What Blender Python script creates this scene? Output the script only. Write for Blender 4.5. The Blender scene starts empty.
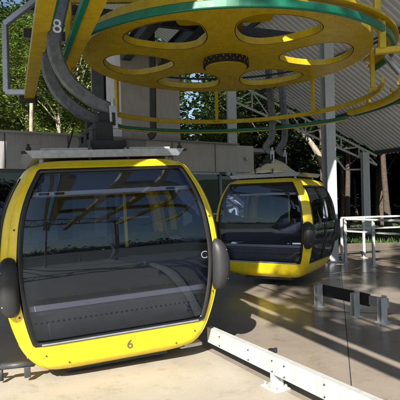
import bpy, bmesh, math, random
from mathutils import Vector, Matrix
random.seed(7)
S = bpy.context.scene
C = S.collection
PI = math.pi
rad = math.radians

# ------------------------------------------------------------------ materials
def mat(name, col, rough=0.5, metal=0.0, noise=0.0, nscale=6.0, bump=0.0, bscale=40.0, col2=None, spec=0.5, coat=0.0, streak=0.0, streakcol=(0.45, 0.40, 0.32)):
    m = bpy.data.materials.new(name); m.use_nodes = True
    nt = m.node_tree; b = nt.nodes['Principled BSDF']
    b.inputs['Roughness'].default_value = rough
    b.inputs['Metallic'].default_value = metal
    b.inputs['Specular IOR Level'].default_value = spec
    b.inputs['Coat Weight'].default_value = coat
    b.inputs['Coat Roughness'].default_value = 0.08
    b.inputs['Base Color'].default_value = (*col, 1)
    tc = nt.nodes.new('ShaderNodeTexCoord')
    if noise or col2:
        n = nt.nodes.new('ShaderNodeTexNoise'); n.inputs['Scale'].default_value = nscale
        n.inputs['Detail'].default_value = 8; n.inputs['Roughness'].default_value = 0.65
        nt.links.new(tc.outputs['Object'], n.inputs['Vector'])
        r = nt.nodes.new('ShaderNodeValToRGB')
        r.color_ramp.elements[0].position = 0.35; r.color_ramp.elements[1].position = 0.65
        c2 = col2 if col2 else tuple(max(0, c * (1 - noise)) for c in col)
        r.color_ramp.elements[0].color = (*c2, 1); r.color_ramp.elements[1].color = (*col, 1)
        nt.links.new(n.outputs['Fac'], r.inputs['Fac'])
        nt.links.new(r.outputs['Color'], b.inputs['Base Color'])
        mr = nt.nodes.new('ShaderNodeMapRange')
        mr.inputs['To Min'].default_value = min(1, rough + 0.12); mr.inputs['To Max'].default_value = max(0.02, rough - 0.06)
        nt.links.new(n.outputs['Fac'], mr.inputs['Value']); nt.links.new(mr.outputs['Result'], b.inputs['Roughness'])
    if streak:
        mp = nt.nodes.new('ShaderNodeMapping'); mp.inputs['Scale'].default_value = (9, 9, 1.3); nt.links.new(tc.outputs['Object'], mp.inputs['Vector'])
        n3 = nt.nodes.new('ShaderNodeTexNoise'); n3.inputs['Scale'].default_value = 1.6; n3.inputs['Detail'].default_value = 10; n3.inputs['Roughness'].default_value = 0.75
        nt.links.new(mp.outputs[0], n3.inputs['Vector'])
        r3 = nt.nodes.new('ShaderNodeValToRGB'); r3.color_ramp.elements[0].position = 0.33; r3.color_ramp.elements[1].position = 0.50
        r3.color_ramp.elements[0].color = (*streakcol, 1); r3.color_ramp.elements[1].color = (1, 1, 1, 1); nt.links.new(n3.outputs['Fac'], r3.inputs['Fac'])
        n4 = nt.nodes.new('ShaderNodeTexNoise'); n4.inputs['Scale'].default_value = 90; n4.inputs['Detail'].default_value = 3; nt.links.new(tc.outputs['Object'], n4.inputs['Vector'])
        r4 = nt.nodes.new('ShaderNodeValToRGB'); r4.color_ramp.elements[0].position = 0.27; r4.color_ramp.elements[1].position = 0.31
        r4.color_ramp.elements[0].color = (.35, .28, .2, 1); r4.color_ramp.elements[1].color = (1, 1, 1, 1); nt.links.new(n4.outputs['Fac'], r4.inputs['Fac'])
        src = b.inputs['Base Color'].links[0].from_socket
        x1 = nt.nodes.new('ShaderNodeMixRGB'); x1.blend_type = 'MULTIPLY'; x1.inputs[0].default_value = streak; nt.links.new(src, x1.inputs[1]); nt.links.new(r3.outputs[0], x1.inputs[2])
        x2 = nt.nodes.new('ShaderNodeMixRGB'); x2.blend_type = 'MULTIPLY'; x2.inputs[0].default_value = min(1, streak * 1.5); nt.links.new(x1.outputs[0], x2.inputs[1]); nt.links.new(r4.outputs[0], x2.inputs[2])
        nt.links.new(x2.outputs[0], b.inputs['Base Color'])
    if bump:
        n2 = nt.nodes.new('ShaderNodeTexNoise'); n2.inputs['Scale'].default_value = bscale; n2.inputs['Detail'].default_value = 5
        nt.links.new(tc.outputs['Object'], n2.inputs['Vector'])
        bp = nt.nodes.new('ShaderNodeBump'); bp.inputs['Strength'].default_value = bump; bp.inputs['Distance'].default_value = 0.01
        nt.links.new(n2.outputs['Fac'], bp.inputs['Height']); nt.links.new(bp.outputs['Normal'], b.inputs['Normal'])
    return m

M = {}
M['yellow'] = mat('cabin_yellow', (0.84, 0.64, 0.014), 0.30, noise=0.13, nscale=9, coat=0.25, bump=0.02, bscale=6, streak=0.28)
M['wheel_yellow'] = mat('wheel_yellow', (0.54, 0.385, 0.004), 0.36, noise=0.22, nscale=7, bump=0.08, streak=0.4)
M['green'] = mat('rail_green', (0.006, 0.16, 0.085), 0.33, noise=0.25, nscale=9)
M['steel'] = mat('galvanised_steel', (0.42, 0.44, 0.46), 0.38, 0.75, noise=0.30, nscale=14, bump=0.05)
M['arm'] = mat('arm_steel', (0.16, 0.17, 0.18), 0.45, 0.5, noise=0.45, nscale=18, bump=0.1)
M['paintgrey'] = mat('column_grey_paint', (0.46, 0.48, 0.50), 0.45, noise=0.12, nscale=4, streak=0.35)
M['white'] = mat('white_paint', (0.44, 0.455, 0.45), 0.4, noise=0.10, nscale=7, bump=0.04, streak=0.45)
M['black'] = mat('black_rubber', (0.012, 0.012, 0.013), 0.65, noise=0.3, nscale=20, bump=0.1)
M['blackgloss'] = mat('black_trim', (0.010, 0.010, 0.011), 0.22)
M['bumper'] = mat('bumper_grey', (0.022, 0.023, 0.025), 0.5, noise=0.15, nscale=12, bump=0.05)
M['darksteel'] = mat('dark_steel', (0.055, 0.058, 0.062), 0.5, 0.3, noise=0.3, nscale=10)
M['stripwhite'] = mat('strip_white', (0.85, 0.85, 0.88), 0.4)
M['seat'] = mat('seat_vinyl', (0.045, 0.052, 0.068), 0.4, noise=0.15)
M['interior'] = mat('interior_grey', (0.30, 0.30, 0.31), 0.5, noise=0.15)
M['alu'] = mat('brushed_aluminium', (0.40, 0.43, 0.48), 0.38, 0.7, noise=0.25, nscale=20)
M['wall'] = mat('beige_render_wall', (0.50, 0.47, 0.44), 0.85, noise=0.10, nscale=2.2, bump=0.2, streak=0.35)
M['greywall'] = mat('grey_panel_wall', (0.32, 0.32, 0.34), 0.7, noise=0.15, nscale=1.5, streak=0.35)
M['frame'] = mat('window_frame_dark', (0.06, 0.065, 0.06), 0.4)
M['roof'] = mat('corrugated_roof_metal', (0.62, 0.63, 0.65), 0.45, 0.0, noise=0.12, nscale=1.3)
M['bark'] = mat('bark', (0.085, 0.062, 0.045), 0.9, noise=0.5, nscale=9, bump=0.6, bscale=25)
M['palebark'] = mat('pale_bark', (0.36, 0.30, 0.23), 0.85, noise=0.5, nscale=6, bump=0.5, bscale=22)
M['cloth'] = mat('canvas_cover', (0.66, 0.61, 0.42), 0.8, noise=0.15, nscale=8, bump=0.3)
M['number'] = mat('number_grey', (0.10, 0.09, 0.07), 0.6)
M['numberwhite'] = mat('number_white', (0.8, 0.8, 0.8), 0.5)
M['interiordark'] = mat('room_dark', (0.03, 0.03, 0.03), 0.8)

def leafmat(name, c1, c2, c3):
    m = bpy.data.materials.new(name); m.use_nodes = True
    nt = m.node_tree; b = nt.nodes['Principled BSDF']; out = nt.nodes['Material Output']
    g = nt.nodes.new('ShaderNodeNewGeometry')
    r = nt.nodes.new('ShaderNodeValToRGB'); r.color_ramp.elements[0].color = (*c1, 1); r.color_ramp.elements[1].color = (*c3, 1)
    e = r.color_ramp.elements.new(0.5); e.color = (*c2, 1)
    nt.links.new(g.outputs['Random Per Island'], r.inputs['Fac'])
    nt.links.new(r.outputs['Color'], b.inputs['Base Color']); b.inputs['Roughness'].default_value = 0.45
    t = nt.nodes.new('ShaderNodeBsdfTranslucent'); nt.links.new(r.outputs['Color'], t.inputs['Color'])
    mx = nt.nodes.new('ShaderNodeMixShader'); mx.inputs[0].default_value = 0.35
    nt.links.new(b.outputs[0], mx.inputs[1]); nt.links.new(t.outputs[0], mx.inputs[2]); nt.links.new(mx.outputs[0], out.inputs['Surface'])
    return m
M['leaf_bright'] = leafmat('leaf_bright', (0.045, 0.09, 0.012), (0.10, 0.16, 0.02), (0.20, 0.24, 0.04))
M['leaf_mid'] = leafmat('leaf_mid', (0.02, 0.045, 0.010), (0.04, 0.085, 0.015), (0.09, 0.13, 0.03))
M['leaf_dark'] = leafmat('leaf_dark', (0.010, 0.022, 0.007), (0.018, 0.038, 0.010), (0.035, 0.055, 0.016))

def glassmat(name, tint, ior):
    m = bpy.data.materials.new(name); m.use_nodes = True
    nt = m.node_tree; nt.nodes.remove(nt.nodes['Principled BSDF']); out = nt.nodes['Material Output']
    t = nt.nodes.new('ShaderNodeBsdfTransparent'); t.inputs[0].default_value = (*tint, 1)
    g = nt.nodes.new('ShaderNodeBsdfGlossy'); g.inputs['Roughness'].default_value = 0.015; g.inputs['Color'].default_value = (0.72, 0.86, 1.0, 1)
    f = nt.nodes.new('ShaderNodeFresnel'); f.inputs['IOR'].default_value = ior
    tc = nt.nodes.new('ShaderNodeTexCoord'); n = nt.nodes.new('ShaderNodeTexNoise'); n.inputs['Scale'].default_value = 2.2
    nt.links.new(tc.outputs['Object'], n.inputs['Vector'])
    bp = nt.nodes.new('ShaderNodeBump'); bp.inputs['Strength'].default_value = 0.015; bp.inputs['Distance'].default_value = 0.02
    nt.links.new(n.outputs['Fac'], bp.inputs['Height']); nt.links.new(bp.outputs['Normal'], g.inputs['Normal'])
    mx = nt.nodes.new('ShaderNodeMixShader')
    nt.links.new(f.outputs[0], mx.inputs[0]); nt.links.new(t.outputs[0], mx.inputs[1]); nt.links.new(g.outputs[0], mx.inputs[2])
    nt.links.new(mx.outputs[0], out.inputs['Surface'])
    return m
M['glass'] = glassmat('tinted_glass', (0.66, 0.69, 0.80), 1.62)
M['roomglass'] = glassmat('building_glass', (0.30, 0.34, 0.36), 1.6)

def floormat(name, c1, c2, r0, r1):
    m = bpy.data.materials.new(name); m.use_nodes = True
    nt = m.node_tree; b = nt.nodes['Principled BSDF']; L = nt.links.new
    tc = nt.nodes.new('ShaderNodeTexCoord')
    def noise(sc, det=8, ro=.6):
        n = nt.nodes.new('ShaderNodeTexNoise'); n.inputs['Scale'].default_value = sc; n.inputs['Detail'].default_value = det; n.inputs['Roughness'].default_value = ro
        L(tc.outputs['Object'], n.inputs['Vector']); return n
    def ramp(src, p0, p1, a, c):
        r = nt.nodes.new('ShaderNodeValToRGB'); r.color_ramp.elements[0].position = p0; r.color_ramp.elements[1].position = p1
        r.color_ramp.elements[0].color = (*a, 1); r.color_ramp.elements[1].color = (*c, 1); L(src, r.inputs['Fac']); return r
    def mul(a, c, f=1.0):
        x = nt.nodes.new('ShaderNodeMixRGB'); x.blend_type = 'MULTIPLY'; x.inputs[0].default_value = f; L(a, x.inputs[1]); L(c, x.inputs[2]); return x.outputs[0]
    n = noise(.9, 10, .62); base = ramp(n.outputs['Fac'], .3, .7, c1, c2)
    fine = noise(60, 4); st = noise(3.1, 9, .75); stain = ramp(st.outputs['Fac'], .30, .46, (.62, .60, .56), (1, 1, 1))
    grit = noise(210, 2, .5); gr = ramp(grit.outputs['Fac'], .30, .36, (.45, .42, .38), (1, 1, 1))
    c = mul(base.outputs[0], stain.outputs[0], .8); c = mul(c, gr.outputs[0], .6); c = mul(c, fine.outputs['Fac'], .22)
    vo = nt.nodes.new('ShaderNodeTexVoronoi'); vo.feature = 'DISTANCE_TO_EDGE'; vo.inputs['Scale'].default_value = .55
    wn = noise(2.5, 6); va = nt.nodes.new('ShaderNodeVectorMath'); va.operation = 'ADD'; L(tc.outputs['Object'], va.inputs[0]); L(wn.outputs['Color'], va.inputs[1]); L(va.outputs[0], vo.inputs['Vector'])
    ck = ramp(vo.outputs['Distance'], .0, .006, (.55, .52, .48), (1, 1, 1)); c = mul(c, ck.outputs[0], .18)
    L(c, b.inputs['Base Color'])
    mr = nt.nodes.new('ShaderNodeMapRange'); mr.inputs['From Min'].default_value = .3; mr.inputs['From Max'].default_value = .7; mr.inputs['To Min'].default_value = r0; mr.inputs['To Max'].default_value = r1
    L(st.outputs['Fac'], mr.inputs['Value']); L(mr.outputs[0], b.inputs['Roughness'])
    bp = nt.nodes.new('ShaderNodeBump'); bp.inputs['Strength'].default_value = 0.10; bp.inputs['Distance'].default_value = 0.008
    L(fine.outputs['Fac'], bp.inputs['Height']); L(bp.outputs[0], b.inputs['Normal'])
    b.inputs['Specular IOR Level'].default_value = 0.6
    return m
M['floor'] = floormat('station_floor', (0.25, 0.212, 0.172), (0.345, 0.30, 0.25), .11, .28)
M['lane'] = floormat('lane_concrete', (0.34, 0.305, 0.25), (0.44, 0.40, 0.34), .5, .7)
M['ground'] = mat('forest_floor', (0.05, 0.045, 0.025), 0.95, col2=(0.05, 0.075, 0.02), nscale=0.7, bump=0.8, bscale=8)
M['grass'] = leafmat('grass_blades', (0.04, 0.10, 0.012), (0.07, 0.15, 0.02), (0.12, 0.2, 0.03))

# ------------------------------------------------------------------ helpers
def obj(name, bm, m, parent=None, smooth=False, label=None):
    bm.normal_update()
    me = bpy.data.meshes.new(name); bm.to_mesh(me); bm.free()
    o = bpy.data.objects.new(name, me); C.objects.link(o)
    for mm in (m if isinstance(m, (list, tuple)) else [m]): me.materials.append(mm)
    if smooth:
        for p in me.polygons: p.use_smooth = True
    if parent: o.parent = parent
    if label: o['label'] = label
    return o
def tag(o, label, cat, group=None, kind=None):
    if label: o['label'] = label
    if cat: o['category'] = cat
    if group: o['group'] = group
    if kind: o['kind'] = kind
    return o
def thing(name, loc, label, cat, rz=0, group=None):
    o = bpy.data.objects.new(name, None); C.objects.link(o); o.location = loc; o.rotation_euler = (0, 0, rz)
    return tag(o, label, cat, group)
def B(bm, c, s, R=None, bev=0.0):
    """box centred at c with sizes s"""
    n0 = len(bm.verts)
    mt = Matrix.Translation(c) @ (R.to_4x4() if R else Matrix.Identity(4)) @ Matrix.Diagonal((*s, 1))
    r = bmesh.ops.create_cube(bm, size=1, matrix=mt)
    if bev:
        es = set()
        for v in r['verts']: es.update(v.link_edges)
        bmesh.ops.bevel(bm, geom=list(es), offset=bev, segments=2, affect='EDGES', profile=0.7)
def frame_of(d):
    d = d.normalized(); up = Vector((0, 0, 1))
    if abs(d.z) > 0.98: up = Vector((0, 1, 0))
    x = d.cross(up).normalized(); z = x.cross(d).normalized()
    return x, z
def sweep(bm, pts, prof, closed=False, up=None, prof_closed=True):
    """sweep a profile [(side, up)] along points"""
    pts = [Vector(p) for p in pts]; rings = []; n = len(pts)
    for i, p in enumerate(pts):
        if closed: t = pts[(i + 1) % n] - pts[i - 1]
        else: t = pts[min(i + 1, n - 1)] - pts[max(i - 1, 0)]
        t.normalize(); U = Vector(up) if up else Vector((0, 0, 1))
        if abs(t.dot(U)) > 0.98 and not up: U = Vector((0, 1, 0))
        x = t.cross(U).normalized(); z = x.cross(t).normalized()
        rings.append([bm.verts.new(p + x * a + z * b) for a, b in prof])
    k = len(prof)
    for i in range(n if closed else n - 1):
        a, b = rings[i], rings[(i + 1) % n]
        for j in range(k if prof_closed else k - 1):
            bm.faces.new((a[j], a[(j + 1) % k], b[(j + 1) % k], b[j]))
    if not closed and prof_closed:
        bm.faces.new(list(reversed(rings[0]))); bm.faces.new(rings[-1])
def rect(w, h, b=0.0):
    w /= 2; h /= 2
    if not b: return [(-w, -h), (w, -h), (w, h), (-w, h)]
    return [(-w + b, -h), (w - b, -h), (w, -h + b), (w, h - b), (w - b, h), (-w + b, h), (-w, h - b), (-w, -h + b)]
def circ(r, n=12): return [(r * math.cos(2 * PI * i / n), r * math.sin(2 * PI * i / n)) for i in range(n)]
def bar(bm, a, b, w, h=None, bev=0.0): sweep(bm, [a, b], rect(w, h or w, bev))
def tube(bm, pts, r, n=12): sweep(bm, pts, circ(r, n))
def cyl(bm, c, r, h, n=32, r2=None, bev=0):
    bmesh.ops.create_cone(bm, cap_ends=True, segments=n, radius1=r, radius2=r if r2 is None else r2, depth=h, matrix=Matrix.Translation((c[0], c[1], c[2] + h / 2)))
def spline(pts, n=6):
    P = [Vector(p) for p in pts]; out = []
    for i in range(len(P) - 1):
        p0 = P[max(i - 1, 0)]; p1 = P[i]; p2 = P[i + 1]; p3 = P[min(i + 2, len(P) - 1)]
        for k in range(n):
            t = k / n
            out.append(0.5 * ((2 * p1) + (p2 - p0) * t + (2 * p0 - 5 * p1 + 4 * p2 - p3) * t * t + (3 * p1 - p0 - 3 * p2 + p3) * t ** 3))
    out.append(P[-1]); return out
def text_mesh(name, s, size, m, parent, loc, rot, extrude=0.003, label=None):
    cu = bpy.data.curves.new(name, 'FONT'); cu.body = s; cu.size = size; cu.extrude = extrude; cu.align_x = 'CENTER'; cu.align_y = 'CENTER'
    t = bpy.data.objects.new(name + '_tmp', cu); C.objects.link(t)
    me = bpy.data.meshes.new_from_object(t.evaluated_get(bpy.context.evaluated_depsgraph_get()))
    bpy.data.objects.remove(t); bpy.data.curves.remove(cu)
    o = bpy.data.objects.new(name, me); C.objects.link(o); me.materials.clear(); me.materials.append(m)
    o.parent = parent; o.location = loc; o.rotation_euler = rot
    if label: o['label'] = label
    return o

# ------------------------------------------------------------------ camera, light, world
CAMH = 1.6
cd = bpy.data.cameras.new('camera'); cam = bpy.data.objects.new('camera', cd); C.objects.link(cam)
cam.location = (0, 0, CAMH); cd.sensor_width = 36; cd.lens = 43.2; cd.clip_end = 2000; cd.clip_start = 0.05
cam.rotation_euler = (Matrix.Rotation(rad(90), 3, 'X') @ Matrix.Rotation(rad(-1.4), 3, 'Z')).to_euler()
S.camera = cam
SUN_AZ = rad(16)      # the light travels towards this azimuth (0 = straight ahead, + = right)
SUN_EL = rad(35)
sd = bpy.data.lights.new('sun', 'SUN'); sun = bpy.data.objects.new('sun', sd); C.objects.link(sun)
sd.energy = 5.0; sd.angle = rad(0.5); sd.color = (1.0, 0.94, 0.84)
ld = Vector((math.sin(SUN_AZ) * math.cos(SUN_EL), math.cos(SUN_AZ) * math.cos(SUN_EL), -math.sin(SUN_EL)))
sun.rotation_euler = ld.to_track_quat('-Z', 'Y').to_euler()
w = bpy.data.worlds.new('World'); S.world = w; w.use_nodes = True
nt = w.node_tree; bg = nt.nodes['Background']; sky = nt.nodes.new('ShaderNodeTexSky'); sky.sky_type = 'NISHITA'; sky.sun_disc = False
sky.sun_elevation = SUN_EL; sky.sun_rotation = SUN_AZ + PI; sky.altitude = 300
nt.links.new(sky.outputs[0], bg.inputs[0]); bg.inputs[1].default_value = 0.056
S.view_settings.view_transform = 'Standard'; S.view_settings.look = 'None'; S.view_settings.exposure = 1.25; S.view_settings.gamma = 1

# ------------------------------------------------------------------ ground
bm = bmesh.new()
N = 60
def gz(x, y):
    r = math.hypot(x, y - 6)
    return -0.16 + max(0, r - 26) * 0.05 + 0.12 * math.sin(x * .4) * math.cos(y * .37) * min(1, max(0, (r - 16) / 10))
xs = [-400, -200, -100] + [-60 + 3 * i for i in range(41)] + [100, 200, 400]
rows = [[bm.verts.new((x, y + 6, gz(x, y + 6))) for x in xs] for y in xs]
for i in range(len(xs) - 1):
    for j in range(len(xs) - 1): bm.faces.new((rows[i][j], rows[i][j + 1], rows[i + 1][j + 1], rows[i + 1][j]))
tag(obj('ground', bm, M['ground'], smooth=True), 'forest ground beyond the station floor', None, kind='structure')
D = Vector((-0.371, 0.928, 0)); R_ = Vector((0.928, 0.371, 0))   # along the cableway / across it
# paved station floor in slabs with open joints
bm = bmesh.new()
B(bm, (1, 4.3, -0.08), (22, 24, 0.16))
tag(obj('station_floor', bm, M['floor']), 'smooth beige concrete station floor', None, kind='structure')
bm = bmesh.new()
LD = Vector((-.485, .875, 0))
bm = bmesh.new(); a = Vector((.62, 4.05, .004)); bm.faces.new([bm.verts.new(p) for p in (a - LD * 12, a + LD * 9, Vector((-9.6, 12.5, .004)), Vector((-9.6, -7, .004)))])
tag(obj('concrete_lane', bm, M['lane']), 'pale concrete lane under the near gondola', None, kind='structure')
bm = bmesh.new()
JD = Vector((.27, .963, 0)); JN = Vector((.963, -.27, 0))
for off in (0, 3.2, 6.4):
    sweep(bm, [Vector((1.0, 3.2, .0015)) + JN * off, Vector((1.0, 3.2, .0015)) + JN * off + JD * 11], rect(.009, .003))
for k in (3.6, 7.2):
    sweep(bm, [Vector((.6, 3.3, .0015)) + JD * k, Vector((.6, 3.3, .0015)) + JD * k + JN * 9], rect(.008, .003))
tag(obj('floor_joints', bm, M['darksteel']), 'thin dark joints between floor slabs', None, kind='structure')

# ------------------------------------------------------------------ cabins
H = 1.72
AW, BW = 0.96, 0.88
def lerp_tab(tab, t):
    t = min(max(t, tab[0][0]), tab[-1][0]); n = len(tab)
    for i in range(n - 1):
        if t <= tab[i + 1][0]: break
    (x1, y1), (x2, y2) = tab[i], tab[i + 1]
    def slope(k):
        a = tab[max(k - 1, 0)]; b = tab[min(k + 1, n - 1)]; return (b[1] - a[1]) / (b[0] - a[0])
    h = x2 - x1; u = (t - x1) / h; m1, m2 = slope(i) * h, slope(i + 1) * h
    return (2 * u ** 3 - 3 * u * u + 1) * y1 + (u ** 3 - 2 * u * u + u) * m1 + (-2 * u ** 3 + 3 * u * u) * y2 + (u ** 3 - u * u) * m2
TA = [(0, .66), (.03, .74), (.08, .82), (.15, .885), (.27, .95), (.38, .985), (.5, 1.0), (.62, .985), (.75, .945), (.86, .87), (.94, .785), (.98, .735), (1.0, .68)]
TB = [(0, .74), (.03, .84), (.08, .885), (.15, .915), (.27, .96), (.38, .985), (.5, 1.0), (.62, .99), (.75, .96), (.86, .92), (.94, .88), (.98, .85), (1.0, .80)]
NEXP = 9
def surf(face, s, t, push=0.0):
    """point on the barrel-shaped body. face 0 = front(-y) 1 = right(+x) 2 = rear 3 = left; s -1..1 across, t 0..1 up"""
    a = AW * lerp_tab(TA, min(max(t, 0), 1)) + push; b = BW * lerp_tab(TB, min(max(t, 0), 1)) + push
    r = (abs(s) ** NEXP + 1) ** (-1 / NEXP); u = s * r; v = r
    if face == 0: return Vector((a * u, -b * v, t * H))
    if face == 1: return Vector((a * v, b * u, t * H))
    if face == 2: return Vector((-a * u, b * v, t * H))
    return Vector((-a * v, -b * u, t * H))
def win_outline(sw, t0, t1, cr, n=216, grow=0.0):
    """rounded-rectangle outline in (s,t) walked like the face border"""
    pts = []
    W = sw + grow; T0 = t0 - grow * .5; T1 = t1 + grow * .5; cs = cr; ct = cr * 0.55
    base = [(-W, T0), (W, T0), (W, T1), (-W, T1)]
    cen = [(-W + cs, T0 + ct, PI), (W - cs, T0 + ct, 1.5 * PI), (W - cs, T1 - ct, 0), (-W + cs, T1 - ct, .5 * PI)]
    q = n // 4; side = q - 7
    order = [0, 1, 2, 3]
    for k in order:
        cx, ct_, a0 = cen[k]
        for j in range(7):
            a = a0 + j / 6 * PI / 2
            pts.append((cx + cs * math.cos(a), ct_ + ct * math.sin(a)))
        nx = cen[(k + 1) % 4]
        e0 = pts[-1]; a1 = nx[2]; e1 = (nx[0] + cs * math.cos(a1), nx[1] + ct * math.sin(a1))
        for j in range(1, side + 1):
            f = j / (side + 1); pts.append((e0[0] + (e1[0] - e0[0]) * f, e0[1] + (e1[1] - e0[1]) * f))
    return pts
def border_pt(p, c):
    """push p radially from c onto the face border [-1,1]x[0,1]"""
    dx, dy = p[0] - c[0], p[1] - c[1]
    k = 1e9
    if dx > 1e-9: k = min(k, (1 - c[0]) / dx)
    if dx < -1e-9: k = min(k, (-1 - c[0]) / dx)
    if dy > 1e-9: k = min(k, (1 - c[1]) / dy)
    if dy < -1e-9: k = min(k, (0 - c[1]) / dy)
    return (c[0] + dx * k, c[1] + dy * k)
WIN = {0: (.87,   .155, .972, .028), 1: (.82, .155, .935, .035), 2: (.87, .155, .965, .028), 3: (.82, .155, .935, .035)}
def cabin_shell(bm):
    for f in range(4):
        sw, t0, t1, cr = WIN[f]; inn = win_outline(sw, t0, t1, cr); c = (0, (t0 + t1) / 2)
        # insert exact corners by snapping nearest border points
        out = [border_pt(p, c) for p in inn]
        for cn in ((-1, 0), (1, 0), (1, 1), (-1, 1)):
            i = min(range(len(out)), key=lambda q: (out[q][0] - cn[0]) ** 2 + (out[q][1] - cn[1]) ** 2); out[i] = cn
        n = len(inn); rings = []
        NR = 9
        for k in range(NR + 1):
            g = k / NR
            rings.append([bm.verts.new(surf(f, a[0] + (b[0] - a[0]) * g, a[1] + (b[1] - a[1]) * g)) for a, b in zip(inn, out)])
        # inward return of the opening
        rings.insert(0, [bm.verts.new(surf(f, p[0], p[1], -0.035)) for p in inn])
        for a, b in zip(rings, rings[1:]):
            for j in range(n): bm.faces.new((a[j], a[(j + 1) % n], b[(j + 1) % n], b[j]))
    # underside and roof dome: fans of rings from the four borders
    def loop(t, push, z):
        L = []
        for f in range(4):
            for j in range(40):
                p = surf(f, -1 + 2 * j / 40, t, push); p.z = z; L.append(p)
        return L
    up = [loop(1, -.004, H - .014), loop(1, -.016, H + .004), loop(1, -0.06, H + .028), loop(1, -0.2, H + .045), loop(1, -0.45, H + .055)]
    R0 = [[bm.verts.new(p) for p in l] for l in up]
    for a, b in zip(R0, R0[1:]):
        for j in range(160): bm.faces.new((a[j], a[(j + 1) % 160], b[(j + 1) % 160], b[j]))
    bm.faces.new(R0[-1])
    R0 = [[bm.verts.new(p) for p in l] for l in (loop(0, -.004, .014), loop(0, -.03, -.012), loop(0, -.25, -.015))]
    for a, b in zip(R0, R0[1:]):
        for j in range(160): bm.faces.new((b[j], b[(j + 1) % 160], a[(j + 1) % 160], a[j]))
    bm.faces.new(list(reversed(R0[-1])))
    for f in range(4):
        sweep(bm, [surf(f, 1, q / 40, .0) for q in range(41)], circ(.006, 6), up=tuple((surf(f, 1, .5) - Vector((0, 0, .5 * H))).normalized()))
    bmesh.ops.remove_doubles(bm, verts=bm.verts, dist=0.0012)
def gasket(bm, f, grow=.008, shrink=.026):
    sw, t0, t1, cr = WIN[f]
    o = win_outline(sw, t0, t1, cr, grow=grow); i = win_outline(sw, t0, t1, cr, grow=-shrink)
    A = [bm.verts.new(surf(f, *p, .001)) for p in o]; A2 = [bm.verts.new(surf(f, *p, .008)) for p in o]
    Bv = [bm.verts.new(surf(f, *p, .008)) for p in i]; B2 = [bm.verts.new(surf(f, *p, -.03)) for p in i]
    n = len(o)
    for a, b in ((A, A2), (A2, Bv), (Bv, B2)):
        for j in range(n): bm.faces.new((b[j], b[(j + 1) % n], a[(j + 1) % n], a[j]))
def pane(bm, f):
    sw, t0, t1, cr = WIN[f]; i = win_outline(sw, t0, t1, cr, grow=-.03); c = (0, (t0 + t1) / 2); n = len(i); prev = [bm.verts.new(surf(f, *p, -.012)) for p in i]
    for k in range(1, 10):
        g = 1 - k / 10
        cur = [bm.verts.new(surf(f, c[0] + (p[0] - c[0]) * g, c[1] + (p[1] - c[1]) * g, -.012)) for p in i]
        for j in range(n): bm.faces.new((prev[j], prev[(j + 1) % n], cur[(j + 1) % n], cur[j]))
        prev = cur
    v = bm.verts.new(surf(f, *c, -.012))
    for j in range(n): bm.faces.new((prev[j], prev[(j + 1) % n], v))
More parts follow.
